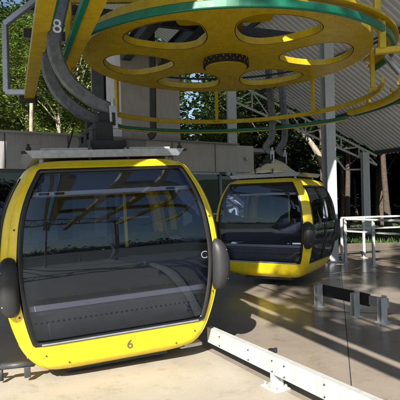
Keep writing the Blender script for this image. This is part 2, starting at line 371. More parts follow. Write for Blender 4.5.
def make_cabin(loc, rz, label, arm_off=-0.46, tilt=0.0):
    t = thing('gondola_cabin', loc, label, 'gondola', rz)
    t.rotation_euler = (0, -tilt, rz)
    bm = bmesh.new(); cabin_shell(bm); obj('body', bm, M['yellow'], t, True)
    # chassis under the floor
    bm = bmesh.new()
    B(bm, (0, 0, .012), (AW * 1.24, BW * 1.40, .05), bev=.015); B(bm, (0, 0, -.045), (AW * .95, BW * 1.15, .07), bev=.01)
    obj('chassis', bm, M['darksteel'], t)
    for f, nm in ((0, 'window'), (1, 'door'), (2, 'window'), (3, 'door')):
        bm = bmesh.new(); gasket(bm, f); g = obj('%s_frame' % nm if nm == 'window' else 'door', bm, M['blackgloss'], t, True)
        bm = bmesh.new(); pane(bm, f); obj('pane', bm, M['glass'], g, True)
        if nm == 'door':
            s = 1 if f == 1 else -1
            bm = bmesh.new()
            for k in (-.012, .012):
                pts = [surf(f, k, .15 + .78 * i / 20, .006) for i in range(21)]; sweep(bm, pts, rect(.014, .014), up=(s, 0, 0))
            obj('door_seam', bm, M['blackgloss'], g)
            bm = bmesh.new()
            tube(bm, [surf(f, -.74 + 1.48 * i / 12, .53, -.05) for i in range(13)], .014, 8)
            obj('grab_bar', bm, M['white'], g, True)
    # window lower chrome strip on the front
    for f in (0, 2):
        bm = bmesh.new(); sweep(bm, [surf(f, -.78 + 1.56 * i / 20, .158, .012) for i in range(21)], rect(.006, .012)); obj('trim_strip', bm, M['alu'], t)
    # interior: floor, ceiling, benches
    bm = bmesh.new(); B(bm, (0, 0, .13), (1.30, 1.30, .03)); obj('cabin_floor', bm, M['interior'], t)
    bm = bmesh.new(); B(bm, (0, 0, H - .075), (1.30, 1.34, .02)); obj('ceiling', bm, M['interior'], t)
    for s in (-1, 1):
        bm = bmesh.new(); B(bm, (0, s * .72, .80), (1.66, .05, .36), bev=.02); bb = obj('backrest', bm, M['seat'], t)
        bm = bmesh.new(); B(bm, (0, s * .52, .50), (1.64, .36, .04), bev=.012); st = obj('seat', bm, M['interior'], t)
        bm = bmesh.new(); B(bm, (0, s * .735, .555), (1.66, .03, .045)); obj('seat_edge', bm, M['stripwhite'], st)
        bm = bmesh.new(); B(bm, (0, s * .60, .30), (1.56, .025, .34))
        o = obj('kick_panel', bm, M['interior'], t)
        bm = bmesh.new()
        for i in range(34): cyl(bm, (0, 0, 0), .008, .004, 8)
        bm.free(); bm = bmesh.new()
        for i in range(34):
            bmesh.ops.create_circle(bm, cap_ends=True, segments=8, radius=.011, matrix=Matrix.Translation((-.74 + i * .045, s * .60 + s * .0145, .40)) @ Matrix.Rotation(PI / 2, 4, 'X'))
        h = obj('perforations', bm, M['interiordark'], o); h['kind'] = 'stuff'
    for sx in (-1, 1):
        for sy in (-1, 1):
            bm = bmesh.new(); pts = [Vector((sx * (AW * lerp_tab(TA, q / 10) - .10), sy * (BW * lerp_tab(TB, q / 10) - .12), q / 10 * (H - .08) + .04)) for q in range(1, 11)]
            sweep(bm, pts, rect(.045, .045), up=(sx, 0, 0)); obj('inner_pillar', bm, M['yellow'], t, False)
    for f in (0, 2):
        s = -1 if f == 0 else 1
        bm = bmesh.new(); B(bm, (0, s * .715, 1.475), (1.42, .02, .035), bev=.003); hd = obj('header_strip', bm, M['stripwhite'], t)
        bm = bmesh.new(); B(bm, (0, s * .70, 1.56), (1.36, .02, .13)); obj('header_panel', bm, M['seat'], hd)
        for q in (-.58, -.46, .5):
            bm = bmesh.new(); B(bm, (q, s * .727, 1.475), (.08, .006, .02)); obj('vent_slot', bm, M['black'], hd)
    bm = bmesh.new(); tube(bm, [(0.25, 0, .12), (0.25, 0, H - .08)], .017, 10); obj('pole', bm, M['yellow'], t, True)
    # corner bumpers: capsule pads
    for sx in (-1, 1):
        for sy in (-1, 1):
            bm = bmesh.new(); bmesh.ops.create_uvsphere(bm, u_segments=20, v_segments=16, radius=1)
            for v in bm.verts:
                x, y, z = v.co
                k = 2.6; q = (abs(x) ** k + abs(y) ** k + abs(z) ** k) ** (-1 / k); v.co = Vector((x * q * .088, y * q * .135, z * q * .235))
                v.co.x -= sx * .03 * (v.co.z / .245) ** 2
            f = 1 if sx > 0 else 3
            p = surf(f, sy * .93 * sx, .57, .03) if False else Vector((sx * (AW * .935), sy * BW * .91, .76))
            for v in bm.verts: v.co += p
            bmp = obj('bumper', bm, M['bumper'], t, True)
            bm = bmesh.new()
            bm.free()
            for dz in (.13, 0, -.13):
                bm = bmesh.new(); bmesh.ops.create_uvsphere(bm, u_segments=8, v_segments=6, radius=.010, matrix=Matrix.Translation(p + Vector((sx * (.040 if dz else .050), sy * (.098 if dz else .108), dz)))); obj('screw', bm, M['steel'], bmp)
    # roof tray
    bm = bmesh.new(); z0, z1 = H + .06, H + .125
    for (wx0, wx1, yy) in ((.58, .70, -1), (.58, .70, 1)):
        pass
    def quadring(wx, wy, z): return [bm.verts.new((sx * wx, sy * wy, z)) for sx, sy in ((-1, -1), (1, -1), (1, 1), (-1, 1))]
    a = quadring(.64, .60, z0); b = quadring(.70, .61, z1); c = quadring(.69, .60, z1); d = quadring(.63, .59, z0 + .012)
    for p, q in ((a, b), (b, c), (c, d)):
        for j in range(4): bm.faces.new((p[j], p[(j + 1) % 4], q[(j + 1) % 4], q[j]))
    bm.faces.new(d); bm.faces.new(list(reversed(a)))
    tr = obj('roof_tray', bm, M['alu'], t)
    for sx in (-1, 1):
        for sy in (-1, 1):
            bm = bmesh.new(); B(bm, (sx * .36, sy * .52, z1 + .012), (.42, .10, .02), bev=.004); obj('tray_slat', bm, M['white'], tr)
            bm = bmesh.new(); cyl(bm, (sx * .56, sy * .48, H + .02), .025, .075, 12); obj('tray_foot', bm, M['alu'], tr)
    for sx in (-1, 1):
        bm = bmesh.new(); cyl(bm, (sx * .67, -.56, z1), .022, .03, 12); cyl(bm, (sx * .67, -.56, z1 + .03), .012, .03, 8); B(bm, (sx * .67, -.56, z1 - .01), (.12, .05, .02)); obj('knob', bm, M['black'], tr)
    for q in range(7):
        bm = bmesh.new(); B(bm, (0, -.42 + q * .14, z1 - .03), (1.27, .05, .02)); obj('cross_slat', bm, M['alu'], tr)
    # hanger: cradle, damper box, two J-arms
    bm = bmesh.new()
    B(bm, (0, 0, z0 + .11), (.36, 1.0, .10), bev=.01); B(bm, (0, 0, z0 + .24), (.16, .86, .20), bev=.01)
    for sy in (-.3, .3): B(bm, (.02, sy, z0 + .34), (.13, .16, .18), bev=.01)
    obj('hanger_cradle', bm, M['black'], t)
    for sy in (-.44, -.14, .18):
        bm = bmesh.new(); cyl(bm, (-.12, sy, z0 + .15), .022, .11, 14); cyl(bm, (-.12, sy, z0 + .26), .032, .015, 14); obj('damper', bm, M['darksteel'], t)
    bm = bmesh.new(); tube(bm, [(-.33, -.3, z1), (-.26, -.3, z1 + .22)], .009, 6); obj('release_rod', bm, M['black'], t)
    for sx in (-1, 1):
        bm = bmesh.new(); B(bm, (sx * .17, -.57, z0 + .07), (.022, .02, .17)); obj('cradle_bolt', bm, M['darksteel'], t)
    for k, sy in enumerate((-.32, .32)):
        o = arm_off
        path = spline([(.10, sy, 2.24), (.0, sy, 2.29), (-.13 if o < 0 else -.05, sy, 2.37), (o * .64, sy, 2.53), (o * .84, sy, 2.78), (o * .76, sy, 3.02), (o * .60, sy, 3.3), (o * .38, sy, 3.75), (o * .22, sy, 4.15)], 8)
        bm = bmesh.new(); sweep(bm, path, rect(.125, .075, .018), up=(0, -1, 0)); ar = obj('hanger_arm', bm, M['arm'], t, False)
        if k == 0 and arm_off < 0:
            text_mesh('number', '8', .175, M['numberwhite'], ar, (o * .775, sy - .0405, 2.98), (PI / 2, 0, 0), .004)
        # ear plate with slot at the lower end
        bm = bmesh.new(); B(bm, (.10, sy - .06, 2.17), (.075, .03, .22), bev=.012); cyl(bm, (.10, sy - .06, 2.27), .02, .07, 12)
        ep = obj('ear_plate', bm, M['steel'], t)
        bm = bmesh.new(); B(bm, (.10, sy - .0765, 2.15), (.03, .006, .12), bev=.002); obj('slot', bm, M['black'], ep)
    bm = bmesh.new(); B(bm, (arm_off * .3, 0, 4.2), (.16, .95, .14), bev=.02); B(bm, (arm_off * .3, 0, 4.32), (.10, .5, .16), bev=.02)
    obj('grip', bm, M['steel'], t)
    return t
G1 = make_cabin((-1.035, 5.19, .12), rad(22.5), 'near yellow gondola numbered 6 with grey rounded bumpers and silver roof tray', tilt=rad(1.9)); G1.scale = (1.085, 1.07, 1.075)
p6 = surf(0, .05, .088, .003); e6 = (surf(0, .05, .11) - surf(0, .05, .07)).normalized(); n6 = Vector((1, 0, 0)).cross(e6).normalized()
text_mesh('number', '6', .115, M['number'], G1, p6, Matrix((Vector((1, 0, 0)), e6, n6)).transposed().to_euler(), .002)
pc = surf(0, .77, .50, .0); ec = (surf(0, .77, .52) - surf(0, .77, .48)).normalized(); nc = Vector((1, 0, 0)).cross(ec).normalized(); mc = Matrix((Vector((1, 0, 0)), ec, nc)).transposed()
text_mesh('letter_mark', 'C', .095, M['alu'], G1, pc, mc.to_euler(), .001)
for s_, t_ in ((-.80, .10), (.80, .10), (-.62, .05), (.62, .05), (-.93, .30), (.93, .30), (-.93, .70), (.93, .70)):
    bm = bmesh.new(); bmesh.ops.create_uvsphere(bm, u_segments=10, v_segments=6, radius=.008, matrix=Matrix.Translation(surf(0, s_, t_, .001))); obj('screw', bm, M['darksteel'], G1, True)
# door linkage and guide foot of the near cabin
bm = bmesh.new(); tube(bm, [(-.98, -.52, .07), (-.72, -.55, .06)], .026, 14); tube(bm, [(-1.1, -.52, .075), (-.64, -.55, .055)], .014, 10)
B(bm, (-.98, -.50, .01), (.03, .03, .12)); B(bm, (-.78, -.55, .0), (.05, .04, .09), bev=.005)
obj('door_lever', bm, M['darksteel'], G1, True)
bm = bmesh.new(); bmesh.ops.create_cone(bm, cap_ends=True, segments=20, radius1=.07, radius2=.07, depth=.05, matrix=Matrix.Translation((-1.13, -.5, .07)) @ Matrix.Rotation(PI / 2, 4, 'Y')); obj('guide_roller', bm, M['black'], G1, True)
bm = bmesh.new()
B(bm, (.67, -.50, -.02), (.22, .18, .035), bev=.015); B(bm, (.60, -.50, .02), (.16, .10, .05), bev=.01)
obj('guide_foot', bm, M['white'], G1)
G2 = make_cabin((1.47, 9.25, .20), rad(-31), 'farther yellow gondola turned sideways with canvas cover on its roof', arm_off=.10)
# opened door leaf on the near cabin's left side
bm = bmesh.new()
pts = [Vector((-1.16, -.30 + .0 * q, .25 + q * .13)) for q in range(11)]
for q, p in enumerate(pts): p.x = -1.13 * (lerp_tab(TA, (p.z) / H) * .35 + .68)
sweep(bm, pts, rect(.09, .05, .01), up=(-1, 0, 0)); obj('open_door_leaf', bm, M['yellow'], G1)
bm = bmesh.new()
g = []
for q, p in enumerate(pts):
    g.append([bm.verts.new((p.x, -.26, p.z)), bm.verts.new((p.x, .30, p.z))])
for a, b in zip(g, g[1:]): bm.faces.new((a[0], a[1], b[1], b[0]))
obj('door_glass', bm, M['glass'], G1)
# canvas cover lying on the far cabin's roof
bm = bmesh.new(); gr = []
NX, NY = 26, 20
for i in range(NX + 1):
    row = []
    for j in range(NY + 1):
        u = i / NX * 2 - 1; v = j / NY * 2 - 1
        hgt = max(0, 1 - abs(u) ** 1.5) * max(0, 1 - abs(v) ** 2.0)
        z = H + .15 + .27 * hgt * (1 + .2 * u) + .004 * math.sin(u * 11 + v * 7)
        row.append(bm.verts.new((u * .40 + .02, v * .38 - .20, z)))
    gr.append(row)
for i in range(NX):
    for j in range(NY): bm.faces.new((gr[i][j], gr[i + 1][j], gr[i + 1][j + 1], gr[i][j + 1]))
cv = obj('canvas_cover', bm, M['cloth'], None, True); cv.location = G2.location; cv.rotation_euler = G2.rotation_euler
md = cv.modifiers.new('thick', 'SOLIDIFY'); md.thickness = .012
tag(cv, 'beige canvas cover humped over the roof of the far gondola', 'cover')

# ------------------------------------------------------------------ bullwheel
WC = Vector((0.42, 6.9, 0)); WZ = 3.6
t = thing('bullwheel', (WC.x, WC.y, WZ), 'large yellow overhead bullwheel with six rounded holes and a black hub', 'bullwheel', rz=rad(24))
WR = 2.0
def hole_outline(n=40):
    # rounded trapezoid opening, radial direction +y, centred on radius 1.32
    pts = []
    inner, outer = .76, 1.76
    base = []
    for i in range(n):
        a = 2 * PI * i / n; c, s = math.cos(a), math.sin(a); k = 2.45
        q = (abs(c) ** k + abs(s) ** k) ** (-1 / k)
        u, v = c * q, s * q
        rr = inner + (outer - inner) * (v + 1) / 2
        half = rad(23.5) * (0.86 + .14 * (v + 1) / 2)
        pts.append((rr, u * half))
    return pts
def plate(bm, z, outer=WR):
    HN = 40; ho = hole_outline(HN)
    for sct in range(6):
        a0 = sct * PI / 3 + PI / 2
        inn = [(r, a) for r, a in ho]
        c = (1.28, 0.0)
        rin, rout, ha = .30, outer, PI / 6
        outp = []
        for r, a in inn:
            dr, da = r - c[0], a - c[1]; k = 1e9
            if dr > 1e-9: k = min(k, (rout - c[0]) / dr)
            if dr < -1e-9: k = min(k, (rin - c[0]) / dr)
            if da > 1e-9: k = min(k, (ha) / da)
            if da < -1e-9: k = min(k, (-ha) / da)
            outp.append((c[0] + dr * k, c[1] + da * k))
        for cn in ((rin, -ha), (rin, ha), (rout, ha), (rout, -ha)):
            i = min(range(HN), key=lambda q: (outp[q][0] - cn[0]) ** 2 + (2 * (outp[q][1] - cn[1])) ** 2); outp[i] = cn
        rings = []
        for k in range(6):
            g = k / 5
            rings.append([bm.verts.new(((p[0] + (q[0] - p[0]) * g) * math.cos(a0 + p[1] + (q[1] - p[1]) * g), (p[0] + (q[0] - p[0]) * g) * math.sin(a0 + p[1] + (q[1] - p[1]) * g), z)) for p, q in zip(inn, outp)])
        for a, b in zip(rings, rings[1:]):
            for j in range(HN): bm.faces.new((a[j], b[j], b[(j + 1) % HN], a[(j + 1) % HN]))
bm = bmesh.new(); plate(bm, 0)
bmesh.ops.remove_doubles(bm, verts=bm.verts, dist=.0015)
# outer rim skirt of the plate
n = 120
for (r, z0, z1) in ((WR, 0, .17),):
    lo = [bm.verts.new((r * math.cos(2 * PI * i / n), r * math.sin(2 * PI * i / n), z0)) for i in range(n)]
    hi = [bm.verts.new((r * math.cos(2 * PI * i / n), r * math.sin(2 * PI * i / n), z1)) for i in range(n)]
    for i in range(n): bm.faces.new((lo[i], lo[(i + 1) % n], hi[(i + 1) % n], hi[i]))
# rivets in radial rows
rng = random.Random(3)
for sct in range(6):
    a0 = sct * PI / 3 + PI / 3 + PI / 3
    for side in (-1, 1):
        for k in range(12):
            r = .62 + k * .095; off = side * (.035 + .02 * (k % 2)) / r
            if r < 1.78: cyl(bm, (r * math.cos(a0 + off + PI / 6 * 0), r * math.sin(a0 + off), -.008), .011, .008, 8)
    for k in range(-9, 10):
        a = a0 + PI / 6 + k * rad(3.1)
        for rr in (1.84, 1.93): cyl(bm, (rr * math.cos(a), rr * math.sin(a), -.008), .010, .008, 8)
for o_ in range(0): pass
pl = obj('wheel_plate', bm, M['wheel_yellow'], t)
# lips standing up around the holes
bm = bmesh.new(); ho = hole_outline(40)
for sct in range(6):
    a0 = sct * PI / 3 + PI / 2
    r1 = [[bm.verts.new((r * f * math.cos(a0 + a), r * f * math.sin(a0 + a), z)) for r, a in ho] for f, z in ((1, 0), (1, .085))]
    for a, b in zip(r1[:1], r1[1:2]):
        for j in range(40): bm.faces.new((a[j], a[(j + 1) % 40], b[(j + 1) % 40], b[j]))
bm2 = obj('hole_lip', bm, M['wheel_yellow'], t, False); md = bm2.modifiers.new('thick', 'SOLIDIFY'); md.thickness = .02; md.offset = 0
# hub
bm = bmesh.new(); cyl(bm, (0, 0, -.10), .33, .15, 64); hub = obj('hub', bm, M['black'], t, False)
bm = bmesh.new(); cyl(bm, (0, 0, -.118), .295, .02, 64); obj('hub_cap', bm, M['wheel_yellow'], hub)
for i in range(44):
    a = 2 * PI * i / 44; bm = bmesh.new()
    for z in ((-.07, -.03)[i % 2],): cyl(bm, (.33 * math.cos(a), .33 * math.sin(a), z), .007, .016, 6)
    obj('bolt', bm, M['wheel_yellow'], hub)
bm = bmesh.new(); cyl(bm, (0, 0, .21), .20, 1.4, 32); obj('shaft', bm, M['darksteel'], t, True)
bm = bmesh.new(); cyl(bm, (0, 0, .01), .55, .05, 48); obj('upper_flange', bm, M['wheel_yellow'], t)
t = thing('sheave_arm', (WC.x, WC.y, WZ + .45), 'yellow box arm with a round opening seen above the wheel', 'sheave arm', rz=rad(-4))
bm = bmesh.new(); aa = [2 * PI * i / 40 for i in range(40)]
V0 = [bm.verts.new((.26 * math.cos(a), -1.2 + .26 * math.sin(a), 0)) for a in aa]; V1 = [bm.verts.new((.62 * max(-1, min(1, 1.35 * math.cos(a))), -1.2 + .62 * max(-1, min(1, 1.35 * math.sin(a))), 0)) for a in aa]
for i in range(40): bm.faces.new((V0[i], V1[i], V1[(i + 1) % 40], V0[(i + 1) % 40]))
o = obj('eye_plate', bm, M['wheel_yellow'], t); md = o.modifiers.new('thick', 'SOLIDIFY'); md.thickness = .14
bm = bmesh.new(); B(bm, (0, -.3, .07), (.5, .7, .14)); obj('box_arm', bm, M['wheel_yellow'], t)

# green ring hung round the bullwheel
t = thing('green_ring_rail', (WC.x, WC.y + .0, 3.5), 'green ring rail circling the yellow bullwheel with yellow segment plates', 'guide rail')
bm = bmesh.new(); sweep(bm, [(2.24 * math.cos(rad(a)), 2.24 * math.sin(rad(a)), 0) for a in range(192, 372, 3)], rect(.045, .085, .01)); obj('ring', bm, M['green'], t, False)
bm = bmesh.new()
sweep(bm, [(2.195 * math.cos(rad(a)), 2.195 * math.sin(rad(a)), .05) for a in range(192, 372, 3)], rect(.05, .03)); obj('backing_strip', bm, M['wheel_yellow'], t)
for a in (205, 262, 318):
    bm = bmesh.new(); c, s = math.cos(rad(a)), math.sin(rad(a)); bar(bm, (2.2 * c, 2.2 * s, .06), (2.2 * c, 2.2 * s, .62), .07, .05); bar(bm, (2.2 * c, 2.2 * s, .62), (1.2 * c, 1.2 * s, .78), .07, .07); obj('hanger_strut', bm, M['wheel_yellow'], t)
# solid segment plate above the ring on the exit side
bm = bmesh.new(); aa = [rad(-72 + 3 * i) for i in range(27)]
A = [bm.verts.new((2.06 * math.cos(a), 2.06 * math.sin(a), .125)) for a in aa]; Bv = [bm.verts.new((2.30 * math.cos(a), 2.30 * math.sin(a), .125)) for a in aa]
for i in range(26): bm.faces.new((A[i], Bv[i], Bv[i + 1], A[i + 1]))
o = obj('segment_plate', bm, M['wheel_yellow'], t); md = o.modifiers.new('thick', 'SOLIDIFY'); md.thickness = .03
# bracket with clamp
bm = bmesh.new(); a = rad(-40); c, s = math.cos(a), math.sin(a)
bar(bm, (2.22 * c, 2.22 * s, .09), (2.22 * c, 2.22 * s, -.22), .075, .06, .008); bar(bm, (2.14 * c, 2.14 * s, -.24), (3.0 * c + .1, 3.0 * s + .35, -.24), .08, .07, .008); obj('bracket', bm, M['wheel_yellow'], t)
bm = bmesh.new(); bar(bm, (1.82, -1.20, -.24), (1.98, -1.22, -.46), .09, .05, .01); obj('clamp', bm, M['steel'], t)

# yellow guard ring below the wheel
RZ = 3.06
t = thing('guard_ring', (WC.x, WC.y, RZ), 'thin yellow guard ring hung below the bullwheel on short posts', 'guard ring')
bm = bmesh.new(); sweep(bm, [(2.1 * math.cos(rad(a)), 2.1 * math.sin(rad(a)), 0) for a in range(-24, 153, 3)], rect(.035, .075, .006)); obj('ring', bm, M['wheel_yellow'], t)
for a in (150, 92, 40, -8):
    bm = bmesh.new(); c, s = math.cos(rad(a)), math.sin(rad(a)); k = 2.02
    B(bm, (k * c, k * s, .27), (.055, .055, .56), Matrix.Rotation(rad(a), 3, 'Z'), .006); B(bm, (k * c, k * s, .002), (.13, .10, .02), Matrix.Rotation(rad(a), 3, 'Z'))
    obj('post', bm, M['wheel_yellow'], t)
bm = bmesh.new(); a = rad(150)
bar(bm, (2.1 * math.cos(a), 2.1 * math.sin(a), .0), (2.35 * math.cos(a), 2.35 * math.sin(a), .03), .10, .05, .005); obj('end_plate', bm, M['wheel_yellow'], t)

# outer guide rail: yellow channel over the cabins, green running strip that carries on round the loop
def track(y, h, c): return Vector((-.3958 * y + c * h, y, CAMH + h))
ch = [(-.075, -.035), (.075, -.035), (.075, .055), (.060, .055), (.060, -.015), (-.060, -.015), (-.060, .055), (-.075, .055)]
t = thing('outer_guide_rail', (0, 0, 0), 'outer yellow channel rail with green strip curving round the far loop', 'guide rail')
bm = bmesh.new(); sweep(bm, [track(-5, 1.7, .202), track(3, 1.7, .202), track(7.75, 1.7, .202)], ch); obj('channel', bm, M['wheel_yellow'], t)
bm = bmesh.new(); pts = [track(y, 1.70, .248) for y in (-5, 0, 2, 4, 5.2)]
p_end = pts[-1]
RG = 2.45
loop = []
for a in range(186, 28, -5):
    k = min(1, (186 - a) / 50); loop.append(Vector((WC.x + (RG + .03 * (1 - k)) * math.cos(rad(a)), WC.y + RG * math.sin(rad(a)), 3.24 - .30 * k)))
sweep(bm, spline(pts + loop[1:], 3), rect(.06, .055, .008)); obj('running_strip', bm, M['green'], t)
bm = bmesh.new(); lp = [p + Vector((0, 0, -.04)) for p in spline(loop[7:], 2)]; sweep(bm, lp, rect(.05, .018)); obj('under_strip', bm, M['wheel_yellow'], t)
bm = bmesh.new()
pts = [(-2.50, 7.45, 3.33), (-2.98, 7.5, 3.36), (-2.98, 7.5, 4.42), (-2.30, 7.4, 4.86), (-1.2, 7.3, 5.0)]
for a, b in zip(pts, pts[1:]): bar(bm, a, b, .085, .085, .008)
obj('support_bracket', bm, M['alu'], t)
bm = bmesh.new(); B(bm, track(7.60, 1.66, .20), (.25, .10, .10)); obj('end_block', bm, M['black'], t)
t = thing('inner_guide_rail', (0, 0, 0), 'inner yellow channel rail above the near gondola beside the bullwheel', 'guide rail')
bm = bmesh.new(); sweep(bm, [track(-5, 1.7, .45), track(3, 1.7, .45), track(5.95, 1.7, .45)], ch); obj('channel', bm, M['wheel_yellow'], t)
bm = bmesh.new(); sweep(bm, [track(-5, 1.67, .395), track(5.9, 1.67, .395)], rect(.06, .055, .008)); obj('running_strip', bm, M['green'], t)
bm = bmesh.new(); B(bm, track(5.95, 1.62, .45), (.16, .12, .16), bev=.01); bar(bm, track(5.9, 1.7, .45), track(5.9, 1.7, .45) + Vector((-.02, .1, .9)), .06); obj('end_bracket', bm, M['wheel_yellow'], t)
# exit rail
t = thing('exit_guide_rail', (WC.x, WC.y, 2.99), 'thick yellow gutter rail with green edge at the exit side of the loop', 'guide rail')
bm = bmesh.new(); pr = [(-.06, -.05), (.06, -.05), (.06, .05), (-.06, .05)]
path = [(2.36 * math.cos(rad(a)), 2.36 * math.sin(rad(a)), .0) for a in range(27, -32, -3)]
sweep(bm, path, rect(.12, .09, .02)); obj('gutter', bm, M['wheel_yellow'], t, False)
bm = bmesh.new(); sweep(bm, [(x * 1.04, y * 1.04, z - .02) for x, y, z in path], rect(.03, .08)); obj('green_edge', bm, M['green'], t)
for a in (14, -6, -16):
    bm = bmesh.new(); B(bm, (2.30 * math.cos(rad(a)), 2.30 * math.sin(rad(a)), .07), (.05, .05, .05), Matrix.Rotation(rad(a), 3, 'Z')); obj('rail_clip', bm, M['wheel_yellow'], t)

# haul rope round the wheel
bm = bmesh.new()
pts = [WC + Vector((2.1 * math.cos(rad(a)), 2.1 * math.sin(rad(a)), 3.86)) for a in range(202, 22, -5)]
st = pts[0] + D * -16; en = pts[-1] + D * -16
tube(bm, [st] + pts + [en], .018, 8)
tag(obj('haul_rope', bm, M['darksteel'], None, True), 'dark steel haul rope wrapped round the bullwheel rim', 'rope')

# overhead drive frame above the wheel
t = thing('drive_frame', (WC.x, WC.y, 4.9), 'dark steel beams carrying the bullwheel under the roof', 'steel frame')
for s in (-.45, .45):
    bm = bmesh.new(); sweep(bm, [R_ * s - D * 5.5, R_ * s + D * 6.0], [(-.1, -.16), (.1, -.16), (.1, -.14), (.015, -.14), (.015, .14), (.1, .14), (.1, .16), (-.1, .16), (-.1, .14), (-.015, .14), (-.015, -.14), (-.1, -.14)]); obj('beam', bm, M['darksteel'], t)
for k in (-2.2, -.9, .9, 2.2, 3.6):
    bm = bmesh.new(); sweep(bm, [D * k - R_ * 2.6, D * k + R_ * 2.6], rect(.12, .18)); obj('cross_beam', bm, M['darksteel'], t)
bm = bmesh.new(); B(bm, (.1, 0, .45), (.9, .9, .7), bev=.04); cyl(bm, (0, 0, .8), .3, .5, 24); obj('drive_motor', bm, M['wheel_yellow'], t)

# deck added over the entry to shade the near cabin's top and the wheel
t = thing('shade_deck', (0, 0, 6.0), 'dark steel deck added above the bullwheel and cabin entry for shade', 'platform')
bm = bmesh.new(); vs = [bm.verts.new(p) for p in ((-3.2, -2.9, 0), (2.1, 7.4, 0), (3.1, 8.6, 0), (3.0, 10.2, 0), (-3.4, 9.0, 0), (-7.2, -2.0, 0), (-6.5, -4.5, 0))]; bm.faces.new(vs)
o = obj('deck_plate', bm, M['darksteel'], t); md = o.modifiers.new('thick', 'SOLIDIFY'); md.thickness = .05; md.offset = 0
for k in range(5):
    f = (k + .5) / 5; a = Vector((-3.2, -2.9, -.12)).lerp(Vector((2.1, 7.4, -.12)), f); b = Vector((-7.0, -2.2, -.12)).lerp(Vector((-3.4, 8.9, -.12)), f)
    bm = bmesh.new(); sweep(bm, [a, b], rect(.10, .18)); obj('joist', bm, M['darksteel'], t)
bm = bmesh.new(); sweep(bm, [(-3.25, -2.95, -.08), (2.1, 7.45, -.08)], rect(.06, .24)); obj('edge_beam', bm, M['paintgrey'], t)

# ------------------------------------------------------------------ canopy roof
E = Vector((7.96, 21.0, 3.38)); SL = .6; U0 = 13.0
def rp(u, v, z=0): # u down-slope (0 at eave, negative uphill), v along the building
    zz = E.z + SL * min(-u, U0) - SL * max(0, -u - U0)
    return Vector((E.x + u * R_.x + v * D.x, E.y + u * R_.y + v * D.y, zz + z))
t = thing('canopy_roof', (0, 0, 0), 'grey corrugated metal canopy roof with steel purlins sloping down to the right', 'roof')
def corr(bm, v0, v1, urange, seg):
    prof = [(0, 0), (.09, 0), (.12, .045), (.19, .045), (.22, 0)]
    cols = []; v = v0
    while v < v1:
        for dv, dz in prof[:-1]: cols.append((v + dv, dz))
        v += .22
    prev = None
    for vv, dz in cols:
        u0, u1 = urange(vv)
        if u1 - u0 < .05: prev = None; continue
        cur = [bm.verts.new(rp(u0 + (u1 - u0) * i / seg, vv, dz)) for i in range(seg + 1)]
        if prev:
            for i in range(seg): bm.faces.new((prev[i], prev[i + 1], cur[i + 1], cur[i]))
        prev = cur
bm = bmesh.new(); corr(bm, -14, 5.2, lambda v: (-U0, min(0, -2.5 * v) if v > 0 else 0), 1)
o = obj('roof_sheet', bm, M['roof'], t); md = o.modifiers.new('thick', 'SOLIDIFY'); md.thickness = .004
bm = bmesh.new(); corr(bm, -14, -2.0, lambda v: (-U0 - 4.0, -U0), 1)
o = obj('roof_sheet', bm, M['roof'], t); md = o.modifiers.new('thick', 'SOLIDIFY'); md.thickness = .004
for u in (-.3, -2.6, -4.9, -7.2, -9.5, -11.8):
    bm = bmesh.new(); v1 = min(5.1, -u / 2.5 - .05); sweep(bm, [rp(u, -14, -.10), rp(u, v1, -.10)], rect(.08, .16)); obj('purlin', bm, M['darksteel'], t)
# rafters / lattice girders across the roof
def truss(bm, P, Q, depth, n, w=.07):
    P, Q = Vector(P), Vector(Q); dn = Vector((0, 0, -depth))
    bar(bm, P, Q, w); bar(bm, P + dn, Q + dn * .45, w)
    for i in range(n):
        a = P.lerp(Q, i / n); b = P.lerp(Q, (i + 1) / n)
        la = (P + dn).lerp(Q + dn * .45, i / n); lb = (P + dn).lerp(Q + dn * .45, (i + 1) / n)
        bar(bm, la, a, w * .6)
        if i % 2 == 0: bar(bm, la, b, w * .6)
        else: bar(bm, a, lb, w * .6)
bm = bmesh.new(); Pg = Vector((1.6, 20.8, 0)); Pg.z = 3.38 - .6 * ((Pg.x - 7.96) * .928 + (Pg.y - 21) * .371) - .30
Qg = Vector((7.7, 20.8, 0)); Qg.z = 3.38 - .6 * ((Qg.x - 7.96) * .928 + (Qg.y - 21) * .371) - .26
truss(bm, Pg, Qg, .85, 8, .09); bar(bm, (5.55, 20.75, 3.78), (6.3, 20.75, 2.75), .07); bar(bm, (6.3, 20.75, 2.75), (7.15, 20.75, 2.75), .07); bar(bm, (7.1, 20.75, 2.75), (7.1, 20.75, 3.5), .07)
obj('gable_truss', bm, M['paintgrey'], t)
for vv in (-8.5,):
    bm = bmesh.new(); truss(bm, rp(-12.8, vv, -.24), rp(-.2, vv, -.24), .8, 14, .08); obj('truss', bm, M['paintgrey'], t)
# columns
def hcol(name, x, y, z1, label, w=.30, rz=0.0, m='paintgrey', z0=0.0):
    t = thing(name, (x, y, z0), label, 'column', rz)
    bm = bmesh.new(); h = z1 - z0
    B(bm, (0, -w / 2, h / 2), (w, .02, h)); B(bm, (0, w / 2, h / 2), (w, .02, h)); B(bm, (0, 0, h / 2), (.014, w - .022, h)); obj('shaft', bm, M[m], t)
    bm = bmesh.new(); B(bm, (0, 0, .0125), (w + .16, w + .16, .025)); obj('base_plate', bm, M[m], t)
    for a in (-1, 1):
        for b in (-1, 1):
            bm = bmesh.new(); cyl(bm, (a * (w / 2 + .05), b * (w / 2 + .05), .025), .016, .05, 8); obj('anchor_bolt', bm, M['darksteel'], t)
    return t
def roofz(x, y):
    u = (x - E.x) * R_.x + (y - E.y) * R_.y; return rp(u, 0).z
hcol('steel_column', 3.22, 11.9, roofz(3.22, 11.9) - .2, 'thick pale grey steel column beside the farther gondola', .25, rad(14))
hcol('steel_column', 7.05, 20.4, 3.45, 'slim pale steel column under the low end of the gable truss', .28, 0, z0=-.16)
